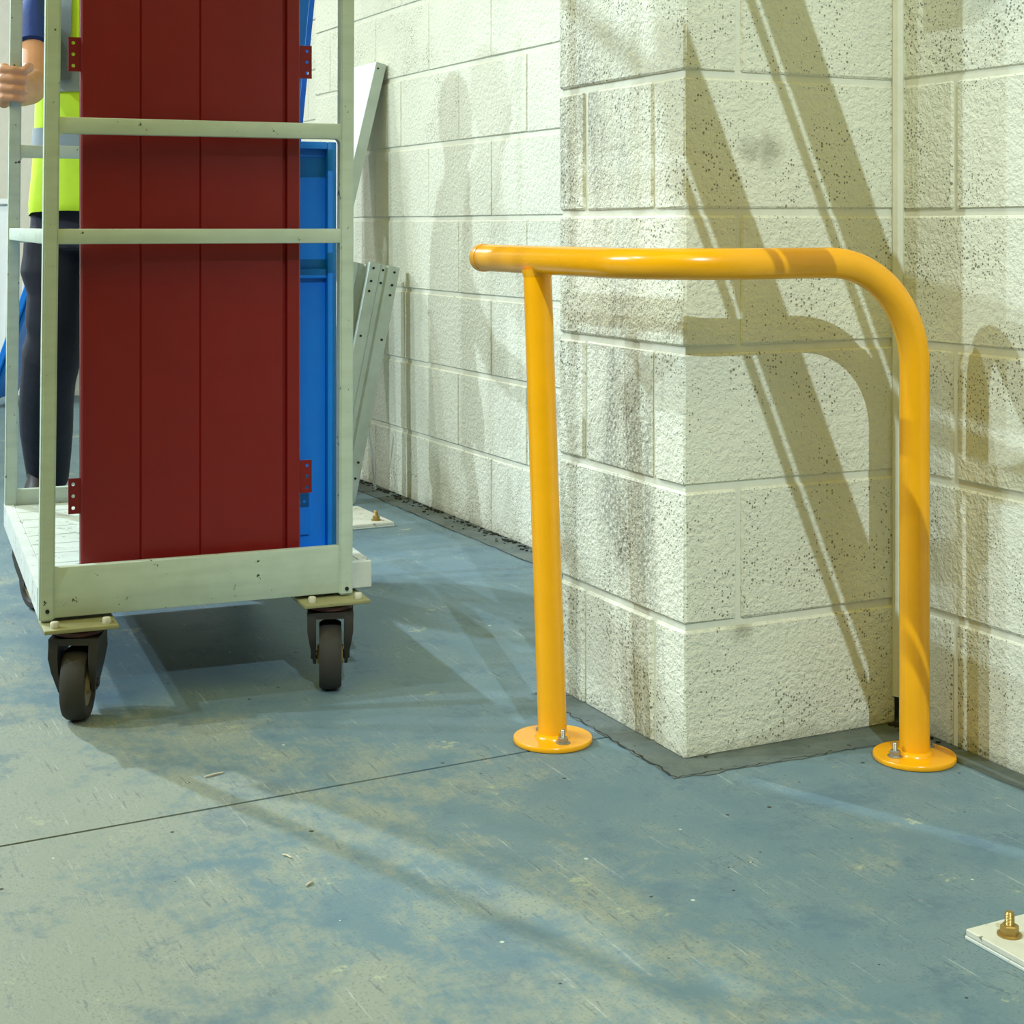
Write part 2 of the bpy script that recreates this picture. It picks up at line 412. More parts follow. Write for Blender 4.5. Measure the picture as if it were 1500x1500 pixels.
# right-hand wall, coming towards the camera from the pier
wr = struct(obj('wall_right', box_bm((RW+0.0042, -2.1, 0), (RW+0.25, 0.0, ZT-0.01)), M_mortar))
for i in range(NC):
    z0, z1 = zrange(i); y = 0.0
    first = 0.143 if i % 2 == 0 else 0.143+0.225
    cuts = [0.0, -first]
    while cuts[-1] > -2.1: cuts.append(cuts[-1]-0.45)
    for k in range(len(cuts)-1):
        hi = cuts[k]-(0 if k == 0 else G); lo = cuts[k+1]+G
        block(wr, (RW, lo, z0), (RW+0.1, hi, z1), M_block)
# mortar fillet in the inner corner
bm = bmesh.new(); add_tube(bm, [(RW-0.002, -0.004, 0.05), (RW-0.003, -0.005, 0.8), (RW-0.002, -0.004, ZT-0.02)], 0.012, 8)
obj('mortar_fillet', bm, M_mortar, wr)
# long wall beyond the pier
wb = struct(obj('wall_back', box_bm((BW+0.0042, PD+0.0, 0), (BW+0.25, 3.385, ZT-0.01)), M_mortar))
for i in range(NC):
    z0, z1 = zrange(i)
    c = 1.659 if i % 2 == 1 else 1.659+0.225
    cuts = sorted([c+0.45*k for k in range(-4, 6) if PD+0.05 < c+0.45*k < 3.34])
    cuts = [PD]+cuts+[3.392]
    for k in range(len(cuts)-1):
        block(wb, (BW, cuts[k]+0.0006, z0), (BW+0.1, cuts[k+1]-0.0006, z1), M_block)
block_fill = obj('return_block', box_bm((PW-0.01, PD-0.1, 0), (BW+0.2, PD-0.003, ZT-0.02)), M_mortar, wb)
# wall set back further along the aisle, and the cross wall at its end
wl = struct(obj('wall_aisle', box_bm((0.987, 3.3, 0), (1.2, 9.5, ZT-0.01)), M_mortar))
for i in range(NC):
    z0, z1 = zrange(i)
    for k in range(13):
        y0 = 3.4+0.45*k+(0.225 if i % 2 else 0)
        block(wl, (0.98, y0+G, z0), (1.08, y0+0.45-G, z1), M_block)
wf = struct(obj('wall_far', box_bm((-9, 9.3, 0), (1.3, 9.5, 4.2)), M_farwall))

# dirt crumbs gathered along the wall feet
def crumbs(n, f, seed, size):
    r = random.Random(seed); bm = bmesh.new()
    for _ in range(n):
        x, y = f(r); s = size*r.uniform(0.3, 1.0)
        add_box(bm, (-s, -s*0.7, 0), (s, s*0.7, s*0.8), Matrix.Translation((x, y, 0.001)) @ Matrix.Rotation(r.uniform(0, 6.3), 4, 'Z'))
    return bm
o = stuff(obj('dirt_crumbs', crumbs(420, lambda r: (BW-abs(r.gauss(0, 0.022))-0.002, r.uniform(0.5, 3.3)), 5, 0.005), M_dark))
tag(o, 'dark dirt crumbs gathered along the foot of the long block wall', 'dirt')
o = stuff(obj('dirt_crumbs', crumbs(60, lambda r: (RW-abs(r.gauss(0, 0.012))-0.002, -abs(r.gauss(0, 0.05))-0.004), 6, 0.005), M_dark))
tag(o, 'dark dirt crumbs in the inner corner behind the right barrier foot', 'dirt')

# ------------------------------------------------------------------ yellow barrier
BR = 0.0242; ZB = 0.806; BA, BB = -0.150, -0.160
bar = thing('corner_barrier', 'yellow tubular steel corner barrier bolted to the floor around the pier', 'barrier', (BA, BB, 0))
def arc(c, r, a0, a1, n, plane):
    out = []
    for i in range(n+1):
        a = a0+(a1-a0)*i/n
        if plane == 'xy': out.append((c[0]+r*math.cos(a), c[1]+r*math.sin(a), c[2]))
        else: out.append((c[0]+r*math.cos(a), c[1], c[2]+r*math.sin(a)))
    return out
YE, XR, RC, RD = 0.455-BB, 0.337-BA, 0.15, 0.170
path = [(0, YE, ZB), (0, RC+0.12, ZB)]+arc((RC, RC, ZB), RC, PI, 1.5*PI, 16, 'xy')+[(RC+0.05, 0, ZB)]
path += arc((XR-RD, 0, ZB-RD), RD, PI/2, 0, 18, 'xz')+[(XR, 0, 0.4), (XR, 0, 0.007)]
bm = bmesh.new(); add_tube(bm, path, BR, 28); obj('rail', bm, M_yellow, bar, 40)
bm = bmesh.new(); add_lathe(bm, [(BR+0.0012, -0.016), (BR+0.0016, -0.002), (BR+0.0002, 0.003), (BR*0.9, 0.009), (BR*0.62, 0.014), (BR*0.2, 0.0165)], (0, YE, ZB), 'y', 28)
obj('end_cap', bm, M_yellow, bar, 50)
LB = Vector((-0.149-BA, 0.176-BB, 0)); LT = Vector((0, 0.232-BB, ZB))
bm = bmesh.new(); add_tube(bm, [LB+Vector((0, 0, 0.007)), LB+(LT-LB)*0.98], BR, 28); obj('post', bm, M_yellow, bar, 40)
bm = bmesh.new()
t = (LT-LB).normalized()
add_tube(bm, [LB+(LT-LB)*0.964, LB+(LT-LB)*0.980], [BR+0.0003, BR+0.0035], 24); obj('weld_bead', bm, M_yellow, bar, 60)
def flange(cx, cy):
    bm = bmesh.new(); add_lathe(bm, [(0.0655, 0.001), (0.0665, 0.0025), (0.0665, 0.0075), (0.0655, 0.009)], (cx, cy, 0), 'z', 48)
    f = obj('base_flange', bm, M_yellow, bar, 40)
    bm = bmesh.new(); add_lathe(bm, [(BR+0.006, 0.0088), (BR+0.0045, 0.0125), (BR+0.0002, 0.016)], (cx, cy, 0), 'z', 28); obj('weld_bead', bm, M_yellow, f, 60)
    return f
def hexbolt(parent, x, y, z, af, nh, sr, sh, mat, rot=0.2, washer=True):
    bm = bmesh.new()
    if washer: add_lathe(bm, [(af*0.78, 0), (af*0.78, 0.0016), (af*0.7, 0.002)], (x, y, z), 'z', 20)
    pts = [(x+af*0.577*math.cos(rot+k*PI/3), y+af*0.577*math.sin(rot+k*PI/3)) for k in range(6)]
    b2 = bmesh.new(); add_poly(b2, pts, z+0.002, z+0.002+nh)
    bmesh.ops.bevel(b2, geom=[e for e in b2.edges if all(v.co.z > z+0.002+nh*0.9 for v in e.verts)], offset=af*0.07, segments=1, affect='EDGES')
    me = bpy.data.meshes.new('t'); b2.to_mesh(me); b2.free(); bm.from_mesh(me); bpy.data.meshes.remove(me)
    prof = []
    zz = z+nh
    while zz < z+sh:
        prof += [(sr, zz-z), (sr*0.90, zz-z+0.0009)]; zz += 0.0018
    prof += [(sr*0.85, sh), (sr*0.7, sh+0.0012)]
    add_lathe(bm, prof, (x, y, z), 'z', 14)
    return obj('bolt', bm, mat, parent, 35)
fL = flange(LB.x, LB.y); fR = flange(XR, 0)
def camdir(cx, cy, dx, dy):   # offset in the sight frame (dx right, dy away)
    c, s = math.cos(ANG), math.sin(ANG); return (cx+dx*c+dy*s, cy-dx*s+dy*c)
for (fx, fy, f), offs in (((LB.x, LB.y, fL), ((0.016, -0.036), (-0.016, 0.036))), ((XR, 0, fR), ((-0.035, -0.014), (0.029, 0.036)))):
    for dx, dy in offs:
        x, y = camdir(fx, fy, dx, dy); hexbolt(f, x, y, 0.009, 0.0155, 0.008, 0.0042, 0.021, M_zinc, random.random())

# ------------------------------------------------------------------ floor base plates
def base_plate(label, corner, sx, sy, rotz, bolts):
    t = thing('base_plate', label, 'base plate', (corner[0], corner[1], 0), rotz, 'white floor base plates')
    bm = box_bm((0, 0, 0.0), (sx, sy, 0.0045), 0.001); obj('shim', bm, M_edge, t)
    bm = box_bm((0.001, 0.001, 0.0047), (sx-0.001, sy-0.001, 0.0125), 0.0012); obj('plate', bm, M_pwhite, t)
    for bx, by in bolts: hexbolt(t, bx, by, 0.0125, 0.019, 0.011, 0.006, 0.027, M_brass, 0.4)
    return t
base_plate('white painted steel floor plate with a brassy nut, at the right picture edge', (-0.040, -0.704-0.26), 0.26, 0.26, 0.02, ((0.036, 0.222), (0.222, 0.222), (0.036, 0.036), (0.222, 0.036)))
base_plate('white painted steel floor plate under the galvanised posts by the long wall', (0.07, 2.085), 0.262, 0.30, 0.0, ((0.225, 0.05), (0.04, 0.05)))

# ------------------------------------------------------------------ trolley
CO = Vector((-0.905, 0.659, 0)); CROT = math.radians(-3.86)
cart = thing('cage_trolley', 'sage green steel cage trolley on black casters carrying red and blue panels', 'trolley', CO, CROT)
def post(p, q, lean, z0=0.174, z1=1.92, w=0.026):
    bm = bmesh.new()
    add_box(bm, (p, q, z0), (p+w, q+w, z1))
    bmesh.ops.bevel(bm, geom=bm.edges[:], offset=0.003, segments=2, affect='EDGES')
    for v in bm.verts: v.co.x += lean*(v.co.z-z0)
    return obj('post', bm, M_sage, cart, 30)
PWX = 0.567; RX = 0.018; LQ = 0.918; LEAN = 0.011; LEANR = 0.003; W0 = 0.026
pfl = post(0, 0, LEAN); pfr = post(PWX-W0, 0, LEANR); prl = post(RX, LQ, LEAN); prr = post(PWX-W0+0.02, LQ, LEANR)
def hole(parent, c, r, axis='y', depth=0.003):
    bm = bmesh.new(); add_lathe(bm, [(r*0.98, -depth), (r, 0.0)], c, axis, 16); return obj('hole', bm, M_hole, parent)  # solid black disc on the face; its colour stands for the shade in a hole
hole(pfl, (0.014, -0.0002, 0.192), 0.0035); hole(pfr, (PWX-0.012, -0.0002, 0.186), 0.0035)
def rail(x0, x1, q, z0, z1, d=0.022):
    return obj('rail', box_bm((x0, q, z0), (x1, q+d, z1), 0.0025, 2), M_sage, cart, 30)
for z0, z1 in ((1.026, 1.055), (0.832, 0.859), (1.87, 1.9)):
    l = LEAN*(z0-0.174); r = LEANR*(z0-0.174)
    rail(W0+l-0.002, PWX-W0+r+0.002, 0.002, z0, z1)
    rail(RX+W0+l-0.002, PWX-W0+0.02+r+0.002, LQ+0.002, z0-0.006, z1-0.006)
    if z0 != 1.026:
        bm = box_bm((l+0.002, W0-0.002, z0), (l+0.024, LQ+0.002, z1), 0.0025, 2)
        for v in bm.verts: v.co.x += RX*v.co.y/LQ
        obj('rail', bm, M_sage, cart, 30)
# small corner gussets on the rails
def gusset(x, q, z, sx, sz, r=0.010):
    pts = [(x, z), (x+sx*r, z)]+[(x+sx*r*(1-math.sin(a)), z+sz*r*(1-math.cos(a))) for a in (0.4, 0.8, 1.2)]+[(x, z+sz*r)]
    bm = bmesh.new(); add_poly(bm, pts, q, q+0.02, 'y'); return obj('gusset', bm, M_sage, cart)
for x, q, z, sx in ((W0+LEAN*0.85, 0.003, 1.027, 1), (PWX-W0+LEANR*0.85, 0.003, 1.027, -1), (RX+W0+LEAN*0.84, LQ+0.003, 1.021, 1)):
    gusset(x, q, z, sx, -1)
obj('front_beam', box_bm((W0-0.001, 0.004, 0.178), (PWX-W0+0.001, 0.022, 0.266), 0.002, 2), M_sage, cart, 30)
obj('rear_beam', box_bm((RX+W0-0.001, LQ+0.004, 0.178), (PWX-W0+0.021, LQ+0.022, 0.262), 0.002, 2), M_sage, cart, 30)
# deck: frame rails and cross planks
bm = bmesh.new(); add_poly(bm, [(0.0, 0.0275), (0.020, 0.0275), (0.038, 0.944), (0.018, 0.944)], 0.178, 0.2285); obj('deck_side', bm, M_edge, cart)
bm = bmesh.new(); add_poly(bm, [(0.592, 0.0455), (0.612, 0.0455), (0.63, 0.944), (0.61, 0.944)], 0.178, 0.2285); obj('deck_side', bm, M_edge, cart)
obj('deck_end', box_bm((0.0205, 0.0278, 0.178), (0.6125, 0.045, 0.2285), 0.0015), M_edge, cart)
NP = 9
for k in range(NP):
    q0 = 0.0465+k*(0.915-0.0465)/NP; q1 = 0.0465+(k+1)*(0.915-0.0465)/NP-0.0025
    s0, s1 = 0.018*q0/0.93, 0.018*q1/0.93
    bm = bmesh.new(); add_poly(bm, [(0.0205+s0, q0), (0.5915+s0, q0), (0.5915+s1, q1), (0.0205+s1, q1)], 0.20, 0.2275)
    bmesh.ops.bevel(bm, geom=[e for e in bm.edges if all(v.co.z > 0.227 for v in e.verts)], offset=0.002, segments=1, affect='EDGES')
    obj('deck_plank', bm, M_deck, cart)
obj('underframe', box_bm((0.022, 0.047, 0.186), (0.590, 0.91, 0.1985), 0.001), M_fork, cart)  # unseen dark board added to cut bounce light beneath the deck
def caster(p, q, yaw):
    WR = 0.064
    M = Matrix.Translation((p, q, 0)) @ Matrix.Rotation(yaw, 4, 'Z')
    bm = bmesh.new()
    for s in (-1, 1):
        # pressed fork cheek: wide and flanged at the crown, tapering to the axle
        pts = [(-0.040, 0.150), (0.040, 0.150), (0.046, 0.118), (0.040, 0.092), (0.014, 0.050), (-0.014, 0.050), (-0.040, 0.092), (-0.046, 0.118)]
        b2 = bmesh.new()
        def thick(z): return 0.005+0.011*min(1.0, max(0.0, (z-0.055)/0.06))
        ia = [b2.verts.new((s*0.0262, y, z)) for y, z in pts]; oa = [b2.verts.new((s*(0.0262+thick(z)), y, z)) for y, z in pts]
        b2.faces.new(ia); b2.faces.new(oa[::-1])
        for k in range(8): b2.faces.new((ia[k], ia[(k+1) % 8], oa[(k+1) % 8], oa[k]))
        me = bpy.data.meshes.new('t'); b2.to_mesh(me); b2.free(); bm.from_mesh(me); bpy.data.meshes.remove(me)
    add_box(bm, (-0.0425, -0.041, 0.139), (0.0425, 0.041, 0.1505))
    add_cyl(bm, (-0.036, 0, 0.064), (0.036, 0, 0.064), 0.008, n=10)
    bmesh.ops.transform(bm, matrix=M, verts=bm.verts[:])
    c = obj('caster', bm, M_fork, cart, 40)
    bm = bmesh.new()
    w = 0.0205
    add_lathe(bm, [(0.040, -w*0.75), (0.046, -w), (WR-0.006, -w), (WR-0.0015, -w*0.72), (WR, -w*0.3), (WR, w*0.3), (WR-0.0015, w*0.72), (WR-0.006, w), (0.046, w), (0.040, w*0.75)], (0, 0, WR), 'x', 40)
    bmesh.ops.transform(bm, matrix=M, verts=bm.verts[:]); obj('tyre', bm, M_rubber, c, 35)
    bm = bmesh.new(); add_lathe(bm, [(0.010, -0.024), (0.017, -0.0235), (0.020, -0.017), (0.037, -0.0155), (0.0405, -0.016), (0.0405, 0.016), (0.037, 0.0155), (0.020, 0.017), (0.017, 0.0235), (0.010, 0.024)], (0, 0, WR), 'x', 32)
    bmesh.ops.transform(bm, matrix=M, verts=bm.verts[:]); obj('hub', bm, M_hub, c, 35)
    bm = bmesh.new(); add_lathe(bm, [(0.036, 0.150), (0.041, 0.153), (0.041, 0.159), (0.036, 0.164)], (p, q, 0), 'z', 28); obj('swivel_ring', bm, M_swivel, c, 35)
    bm = box_bm((p-0.063, q-0.052, 0.164), (p+0.063, q+0.052, 0.1715), 0.0022, 2)
    obj('mounting_plate', bm, M_plate, c, 40)
    for dx in (-0.044, 0.044):
        for dy in (-0.034, 0.034):
            if q+dy > 0.0 and abs(q) < 0.2: continue
            if q > 0.5: continue
            b3 = bmesh.new(); add_lathe(b3, [(0.0068, 0.1715), (0.0072, 0.173), (0.0072, 0.1805), (0.006, 0.182)], (p+dx, q+dy, 0), 'z', 14); obj('bolt', b3, M_boltw, c, 40)
    # paint-clogged weld lip where the plate is fixed
    return c
caster(0.066, -0.004, -0.33); caster(0.526, 0.010, -0.27)
caster(0.085, 0.86, 0.3); caster(0.55, 0.86, -0.2)

# ------------------------------------------------------------------ panels on the trolley
def cart_thing(name, label, cat, p, q, z, group=None, tilt=0.0):
    c, s = math.cos(CROT), math.sin(CROT)
    o = thing(name, label, cat, (CO.x+p*c-q*s, CO.y+p*s+q*c, z), CROT, group); o.rotation_euler = (0, tilt, CROT); return o
def holed_plate(w, h, hr, cx, n=3, th=0.002):
    """upright plate w by h in xz with n round holes down the line x=cx"""
    bm = bmesh.new(); K = 16; ch = h/n
    for i in range(n):
        zc = ch*(i+0.5)
        for y in (0, th):
            o = []; inn = []
            for k in range(K):
                a = 2*PI*k/K; ca, sa = math.cos(a), math.sin(a)
                inn.append(bm.verts.new((cx+hr*ca, y, zc+hr*sa)))
                tx = ((w-cx) if ca > 0 else cx)/max(abs(ca), 1e-6); tz = (ch/2)/max(abs(sa), 1e-6); tt = min(tx, tz)
                o.append(bm.verts.new((cx+tt*ca, y, zc+tt*sa)))
            # corners
            for k in range(K):
                k2 = (k+1) % K; a, b = o[k].co, o[k2].co
                if abs(a.x-b.x) > 1e-5 and abs(a.z-b.z) > 1e-5:
                    cxn = w if max(a.x, b.x) > w-1e-5 else 0.0
                    czn = zc+ch/2 if max(a.z, b.z) > zc+ch/2-1e-5 else zc-ch/2
                    cv = bm.verts.new((cxn, y, czn)); bm.faces.new((o[k], cv, o[k2], inn[k2], inn[k]))
                else: bm.faces.new((o[k], o[k2], inn[k2], inn[k]))
            if y == 0: i0 = inn
            else:
                for k in range(K): bm.faces.new((i0[k], i0[(k+1) % K], inn[(k+1) % K], inn[k]))
    for (x0, x1, z0, z1) in ((0, 0, 0, h), (w, w, 0, h), (0, w, 0, 0), (0, w, h, h)):
        v = [bm.verts.new(p) for p in ((x0, 0, z0), (x1, 0, z1), (x1, th, z1), (x0, th, z0))]; bm.faces.new(v)
    bmesh.ops.remove_doubles(bm, verts=bm.verts[:], dist=1e-5)
    return bm
def fold_sheet(xs, z0, z1):
    """sheet profile in plan: list of (x, y) points with 1.5 mm thickness, extruded upright"""
    bm = bmesh.new(); th = 0.0015
    add_poly(bm, [(x, y) for x, y in xs]+[(x, y+th) for x, y in xs[::-1]], z0, z1); return bm
HP = 1.80
red = cart_thing('red_steel_panel', 'tall dark red folded steel panel standing at the front of the trolley', 'panel', 0.078, 0.052, 0.2285)
g = 0.0035
xs = [(0.0, 0.024), (0.0, 0.004), (0.003, 0.001), (0.103, 0.001), (0.1055, 0.0035), (0.108, 0.001), (0.2115, 0.0012), (0.2135, 0.0035), (0.2155, 0.0012), (0.368, 0.001), (0.371, 0.009), (0.3745, 0.009), (0.377, 0.0), (0.399, 0.0), (0.402, 0.003), (0.402, 0.024)]
obj('folded_sheet', fold_sheet(xs, 0.0, HP), M_red, red)
obj('flange', box_bm((0.002, 0.004, 0.0), (0.400, 0.02, 0.0015)), M_red, red)
def hinge(parent, x, z, w, h, mat, cx, y=0.006, name='hinge_plate'):
    bm = holed_plate(w, h, 0.0032, cx); bmesh.ops.translate(bm, verts=bm.verts[:], vec=(x, y, z)); return obj(name, bm, mat, parent)
def zc(v, Y): return CAM.z-(v-331.0)/FPX*Y-0.2285
for v0, v1 in ((55, 105), (700, 752)):
    hinge(red, -0.0215, zc(v1, 2.876), 0.0215, zc(v0, 2.876)-zc(v1, 2.876), M_red, 0.0085)
for v0, v1 in ((67, 115), (674, 722)):
    hinge(red, 0.402, zc(v1, 3.03), 0.0235, zc(v0, 3.03)-zc(v1, 3.03), M_red, 0.0145)
# blue tray panel behind
blue = cart_thing('blue_steel_tray', 'bright blue steel tray panel with raised rim beside the red panel', 'panel', 0.10, 0.092, 0.2285)
BWX = 0.462; BH = 0.797
obj('back_sheet', box_bm((0.004, 0.020, 0.002), (BWX-0.004, 0.0215, BH-0.002)), M_blue, blue)
for nm, lo, hi in (('rim', (BWX-0.018, 0, 0), (BWX, 0.0215, BH)), ('rim', (0, 0, 0), (0.018, 0.0215, BH)), ('rim', (0.018, 0, BH-0.014), (BWX-0.018, 0.0215, BH)), ('rim', (0.018, 0, 0), (BWX-0.018, 0.0215, 0.018))):
    obj(nm, box_bm(lo, hi, 0.0025, 2), M_blue, blue, 30)
obj('cross_rib', box_bm((0.018, 0.006, zc(408, 3.08)), (BWX-0.018, 0.0198, zc(394, 3.08)), 0.002), M_blue, blue)
obj('latch_plate', box_bm((BWX-0.085, 0.015, 0.042), (BWX-0.05, 0.0198, 0.125), 0.001), M_blue, blue)
# taller blue sheet leaning behind the red panel
bl2 = cart_thing('blue_leaning_sheet', 'narrow blue folded sheet leaning out behind the red panel top', 'panel', 0.299, 0.19, 0.2285, tilt=math.radians(5.6))
bm = fold_sheet([(0.0, 0.0), (0.105, 0.0), (0.107, 0.004), (0.109, 0.0), (0.128, 0.0), (0.130, 0.003), (0.130, 0.022)], 0.013, 1.55); obj('folded_sheet', bm, M_blue, bl2)
obj('flange', box_bm((0.129, 0.0225, 0.02), (0.145, 0.024, 1.55)), M_blue, bl2)

# ------------------------------------------------------------------ steel stored against the long wall
# leaning white tray panel: its face looks at the aisle, its near edge is a folded flange
Pt = at(566, 95, 5.235)
lean = 0.245
tray = thing('white_tray_panel', 'pale grey folded steel panel leaning on the long block wall behind the trolley', 'panel', (Pt.x-lean*Pt.z, Pt.y, 0.0))
tl = math.hypot(Pt.z, lean*Pt.z); tray.rotation_euler = (0, math.atan(lean), 0)
obj('sheet', box_bm((-0.036, 0.0, 0.009), (-0.0345, 0.24, tl)), M_white, tray)
ed = obj('edge_flange', box_bm((-0.036, -0.0015, 0.009), (0.0, 0.0, tl), 0.0004), M_galv, tray)
obj('edge_flange', box_bm((-0.036, 0.24, 0.009), (0.0, 0.2415, tl)), M_galv, tray)
obj('edge_lip', box_bm((-0.0015, 0.0, 0.012), (0.0, 0.02, tl)), M_white, tray)
obj('top_flange', box_bm((-0.0345, 0.0, tl-0.0015), (-0.002, 0.24, tl)), M_white, tray)
hole(ed, (-0.026, -0.0017, tl-0.02), 0.0028)
# galvanised channel posts with bolt holes
def channel(label, base, topx, ztop, w, holes, yaw, grp='galvanised posts by the wall'):
    lean = (topx-base[0])/ztop
    t = thing('galvanised_post', label, 'steel post', base, 0.0, grp)
    t.rotation_euler = (0, math.atan(lean), yaw)
    L = math.hypot(ztop, topx-base[0])
    x = [(0, 0.012), (0, 0.003), (0.002, 0), (w*0.36, 0), (w*0.42, 0.007), (w*0.56, 0.007), (w*0.62, 0), (w-0.002, 0), (w, 0.003), (w, 0.03)]
    bm = bmesh.new(); th = 0.002
    add_poly(bm, x+[(w-th, 0.03), (w-th, 0.0045), (w*0.62-0.001, th), (w*0.56-0.001, 0.007+th), (w*0.42+0.001, 0.007+th), (w*0.36+0.001, th), (th, 0.0045), (th, 0.012)], 0.012*(1 if lean > 0 else 0), L)
    c = obj('channel', bm, M_galv, t)
    for fx, dz, deep in holes: hole(c, (w*fx, 0.007-0.0002 if deep else -0.0002, L-dz), 0.0038)
    return t
bP = at(497, 737, 5.03)
channel('nearer galvanised channel post with three rows of bolt holes by the wall', (0.258, 2.49, 0), 0.412, 0.752, 0.104,
        [(0.15, 0.017, 0), (0.49, 0.017, 1), (0.84, 0.017, 0), (0.15, 0.058, 0), (0.49, 0.058, 1), (0.84, 0.058, 0), (0.15, 0.09, 0), (0.84, 0.09, 0), (0.15, 0.232, 0), (0.84, 0.232, 0), (0.84, 0.62, 0), (0.84, 0.67, 0)], 0.0)
channel('farther galvanised channel post, half hidden behind the trolley upright', (0.203, 2.535, 0), 0.358, 0.755, 0.096,
        [(0.15, 0.017, 0), (0.84, 0.017, 0), (0.15, 0.058, 0), (0.84, 0.058, 0), (0.84, 0.09, 0), (0.84, 0.232, 0)], 0.0)
st = bmesh.new(); q0 = Vector((0.507, 2.69, 0.005)); q1 = at(539, 618, 5.16); add_tube(st, [q0, (q0+q1)/2+Vector((0.003, 0, 0)), q1], [0.0048, 0.0046, 0.004], 8)
tag(obj('wooden_stick', st, M_white, None, 40), 'thin white stick leaning in the shade at the long wall foot', 'stick')

# ------------------------------------------------------------------ things at the far end of the aisle
def leaning_board(label, u0, u1, Y, h, mat, grp, lean=0.16):
    a = at(u0, 400, Y); b = at(u1, 400, Y); w = (b-a).length
    t = thing('leaning_board', label, 'board', (a.x, a.y, 0), -ANG, grp)
    t.rotation_euler = (-lean, 0, -ANG)
    obj('sheet', box_bm((0, 0, 0.006), (w, 0.012, h), 0.002), mat, t)
    for x0, x1, z0, z1 in ((0, 0.03, 0.006, h), (w-0.03, w, 0.006, h), (0.03, w-0.03, h-0.03, h), (0.03, w-0.03, 0.006, 0.036)):
        obj('rim', box_bm((x0, -0.02, z0), (x1, -0.0005, z1), 0.002), mat, t)
    return t
leaning_board('white framed board at the far end, left picture edge', -70, 12, 8.4, 1.02, M_white, 'boards leaning at the far end')
leaning_board('white framed board at the far end, behind the person', 26, 150, 8.1, 0.78, M_white, 'boards leaning at the far end')
t = thing('blue_crate', 'blue crate lid leaning at the far end left of the trolley', 'crate', at(-30, 331, 7.6)*Vector((1, 1, 0)) if False else (at(-30, 331, 7.6).x, at(-30, 331, 7.6).y, 0), -ANG)
t.rotation_euler = (0, 0.35, -ANG)
obj('side', box_bm((0, 0, 0.04), (0.03, 0.4, 0.95), 0.004), M_blue, t); obj('side', box_bm((0.03, 0.02, 0.06), (0.05, 0.38, 0.93), 0.004), M_blue, t)

# ------------------------------------------------------------------ person
PYW = -ANG*0.6
pc = at(138, 331, 4.42)
person = thing('person', 'person in navy trousers, blue shirt and yellow vest gripping the trolley upright', 'person', (pc.x, pc.y, 0), -ANG)
# local frame: x to the picture's right, y away from the camera, z up
def loc(u, v, Y):
    x = (u-750.0)/FPX*Y-(138-750.0)/FPX*4.42; return Vector((x, Y-4.42, CAM.z-(v-331.0)/FPX*Y))
def remeshed(name, bm, vox, mat, parent, smooth_it=6):
    me = mesh_of(name+'_src', bm); o = bpy.data.objects.new(name+'_src', me); COL.objects.link(o)
    r = o.modifiers.new('r', 'REMESH'); r.mode = 'VOXEL'; r.voxel_size = vox
    if smooth_it:
        s = o.modifiers.new('s', 'SMOOTH'); s.iterations = smooth_it; s.factor = 0.5
    dg = bpy.context.evaluated_depsgraph_get()
    me2 = bpy.data.meshes.new_from_object(o.evaluated_get(dg)); me2.name = name
    bpy.data.objects.remove(o); bpy.data.meshes.remove(me)
    me2.polygons.foreach_set('use_smooth', [True]*len(me2.polygons))
    me2.materials.clear(); me2.materials.append(mat)
    o2 = bpy.data.objects.new(name, me2); COL.objects.link(o2); o2.parent = parent
    return o2
bm = bmesh.new()
# torso core, neck, head
add_loft(bm, [((0, 0.02, 0.86), 0.13, 0.09), ((0, 0.02, 1.0), 0.135, 0.095), ((0, 0, 1.25), 0.15, 0.10), ((0, 0, 1.42), 0.165, 0.095), ((0, 0, 1.50), 0.12, 0.07), ((0, -0.005, 1.545), 0.06, 0.06)], 24)
add_tube(bm, [(0, 0.0, 1.48), (0, -0.015, 1.56), (0, -0.02, 1.63)], [0.062, 0.057, 0.056], 16)
HX, HY, HZ = 0.0, -0.035, 1.70
add_loft(bm, [((HX, HY-0.020, HZ-0.118), 0.028, 0.030), ((HX, HY-0.016, HZ-0.105), 0.045, 0.055), ((HX, HY-0.006, HZ-0.07), 0.062, 0.082), ((HX, HY, HZ-0.03), 0.071, 0.095), ((HX, HY, HZ+0.02), 0.076, 0.098), ((HX, HY+0.004, HZ+0.06), 0.073, 0.096), ((HX, HY+0.006, HZ+0.095), 0.055, 0.075), ((HX, HY+0.008, HZ+0.115), 0.025, 0.038)], 24)
add_tube(bm, [(HX, HY-0.090, HZ+0.012), (HX, HY-0.102, HZ-0.012), (HX, HY-0.112, HZ-0.03), (HX, HY-0.098, HZ-0.038)], [0.007, 0.010, 0.013, 0.010], 10, True)
for s in (-1, 1):
    add_tube(bm, [(HX+s*0.074, HY+0.012, HZ+0.018), (HX+s*0.082, HY+0.018, HZ+0.0), (HX+s*0.076, HY+0.012, HZ-0.03)], [0.010, 0.014, 0.008], 8, True)
    add_tube(bm, [(HX+s*0.012, HY-0.094, HZ+0.024), (HX+s*0.045, HY-0.086, HZ+0.026)], [0.007, 0.006], 8, True)
# right arm (picture left): shoulder, elbow, wrist reaching forward to the upright
_h = Matrix.Translation(CO) @ Matrix.Rotation(CROT, 4, 'Z') @ Vector((RX+LEAN*(1.185-0.174)+W0/2, LQ+W0/2, 1.185))
hand = (Matrix.Translation((pc.x, pc.y, 0)) @ Matrix.Rotation(-ANG, 4, 'Z')).inverted() @ _h
sh = Vector((-0.165, 0.0, 1.475)); el = loc(47, 124, 4.12); wr = hand+Vector((-0.030, 0.085, -0.012))
add_tube(bm, [Vector((-0.10, 0.0, 1.46)), sh, sh+(el-sh)*0.5, el, el+(wr-el)*0.25, el+(wr-el)*0.6, wr], [0.06, 0.056, 0.047, 0.044, 0.046, 0.040, 0.029], 18, True)
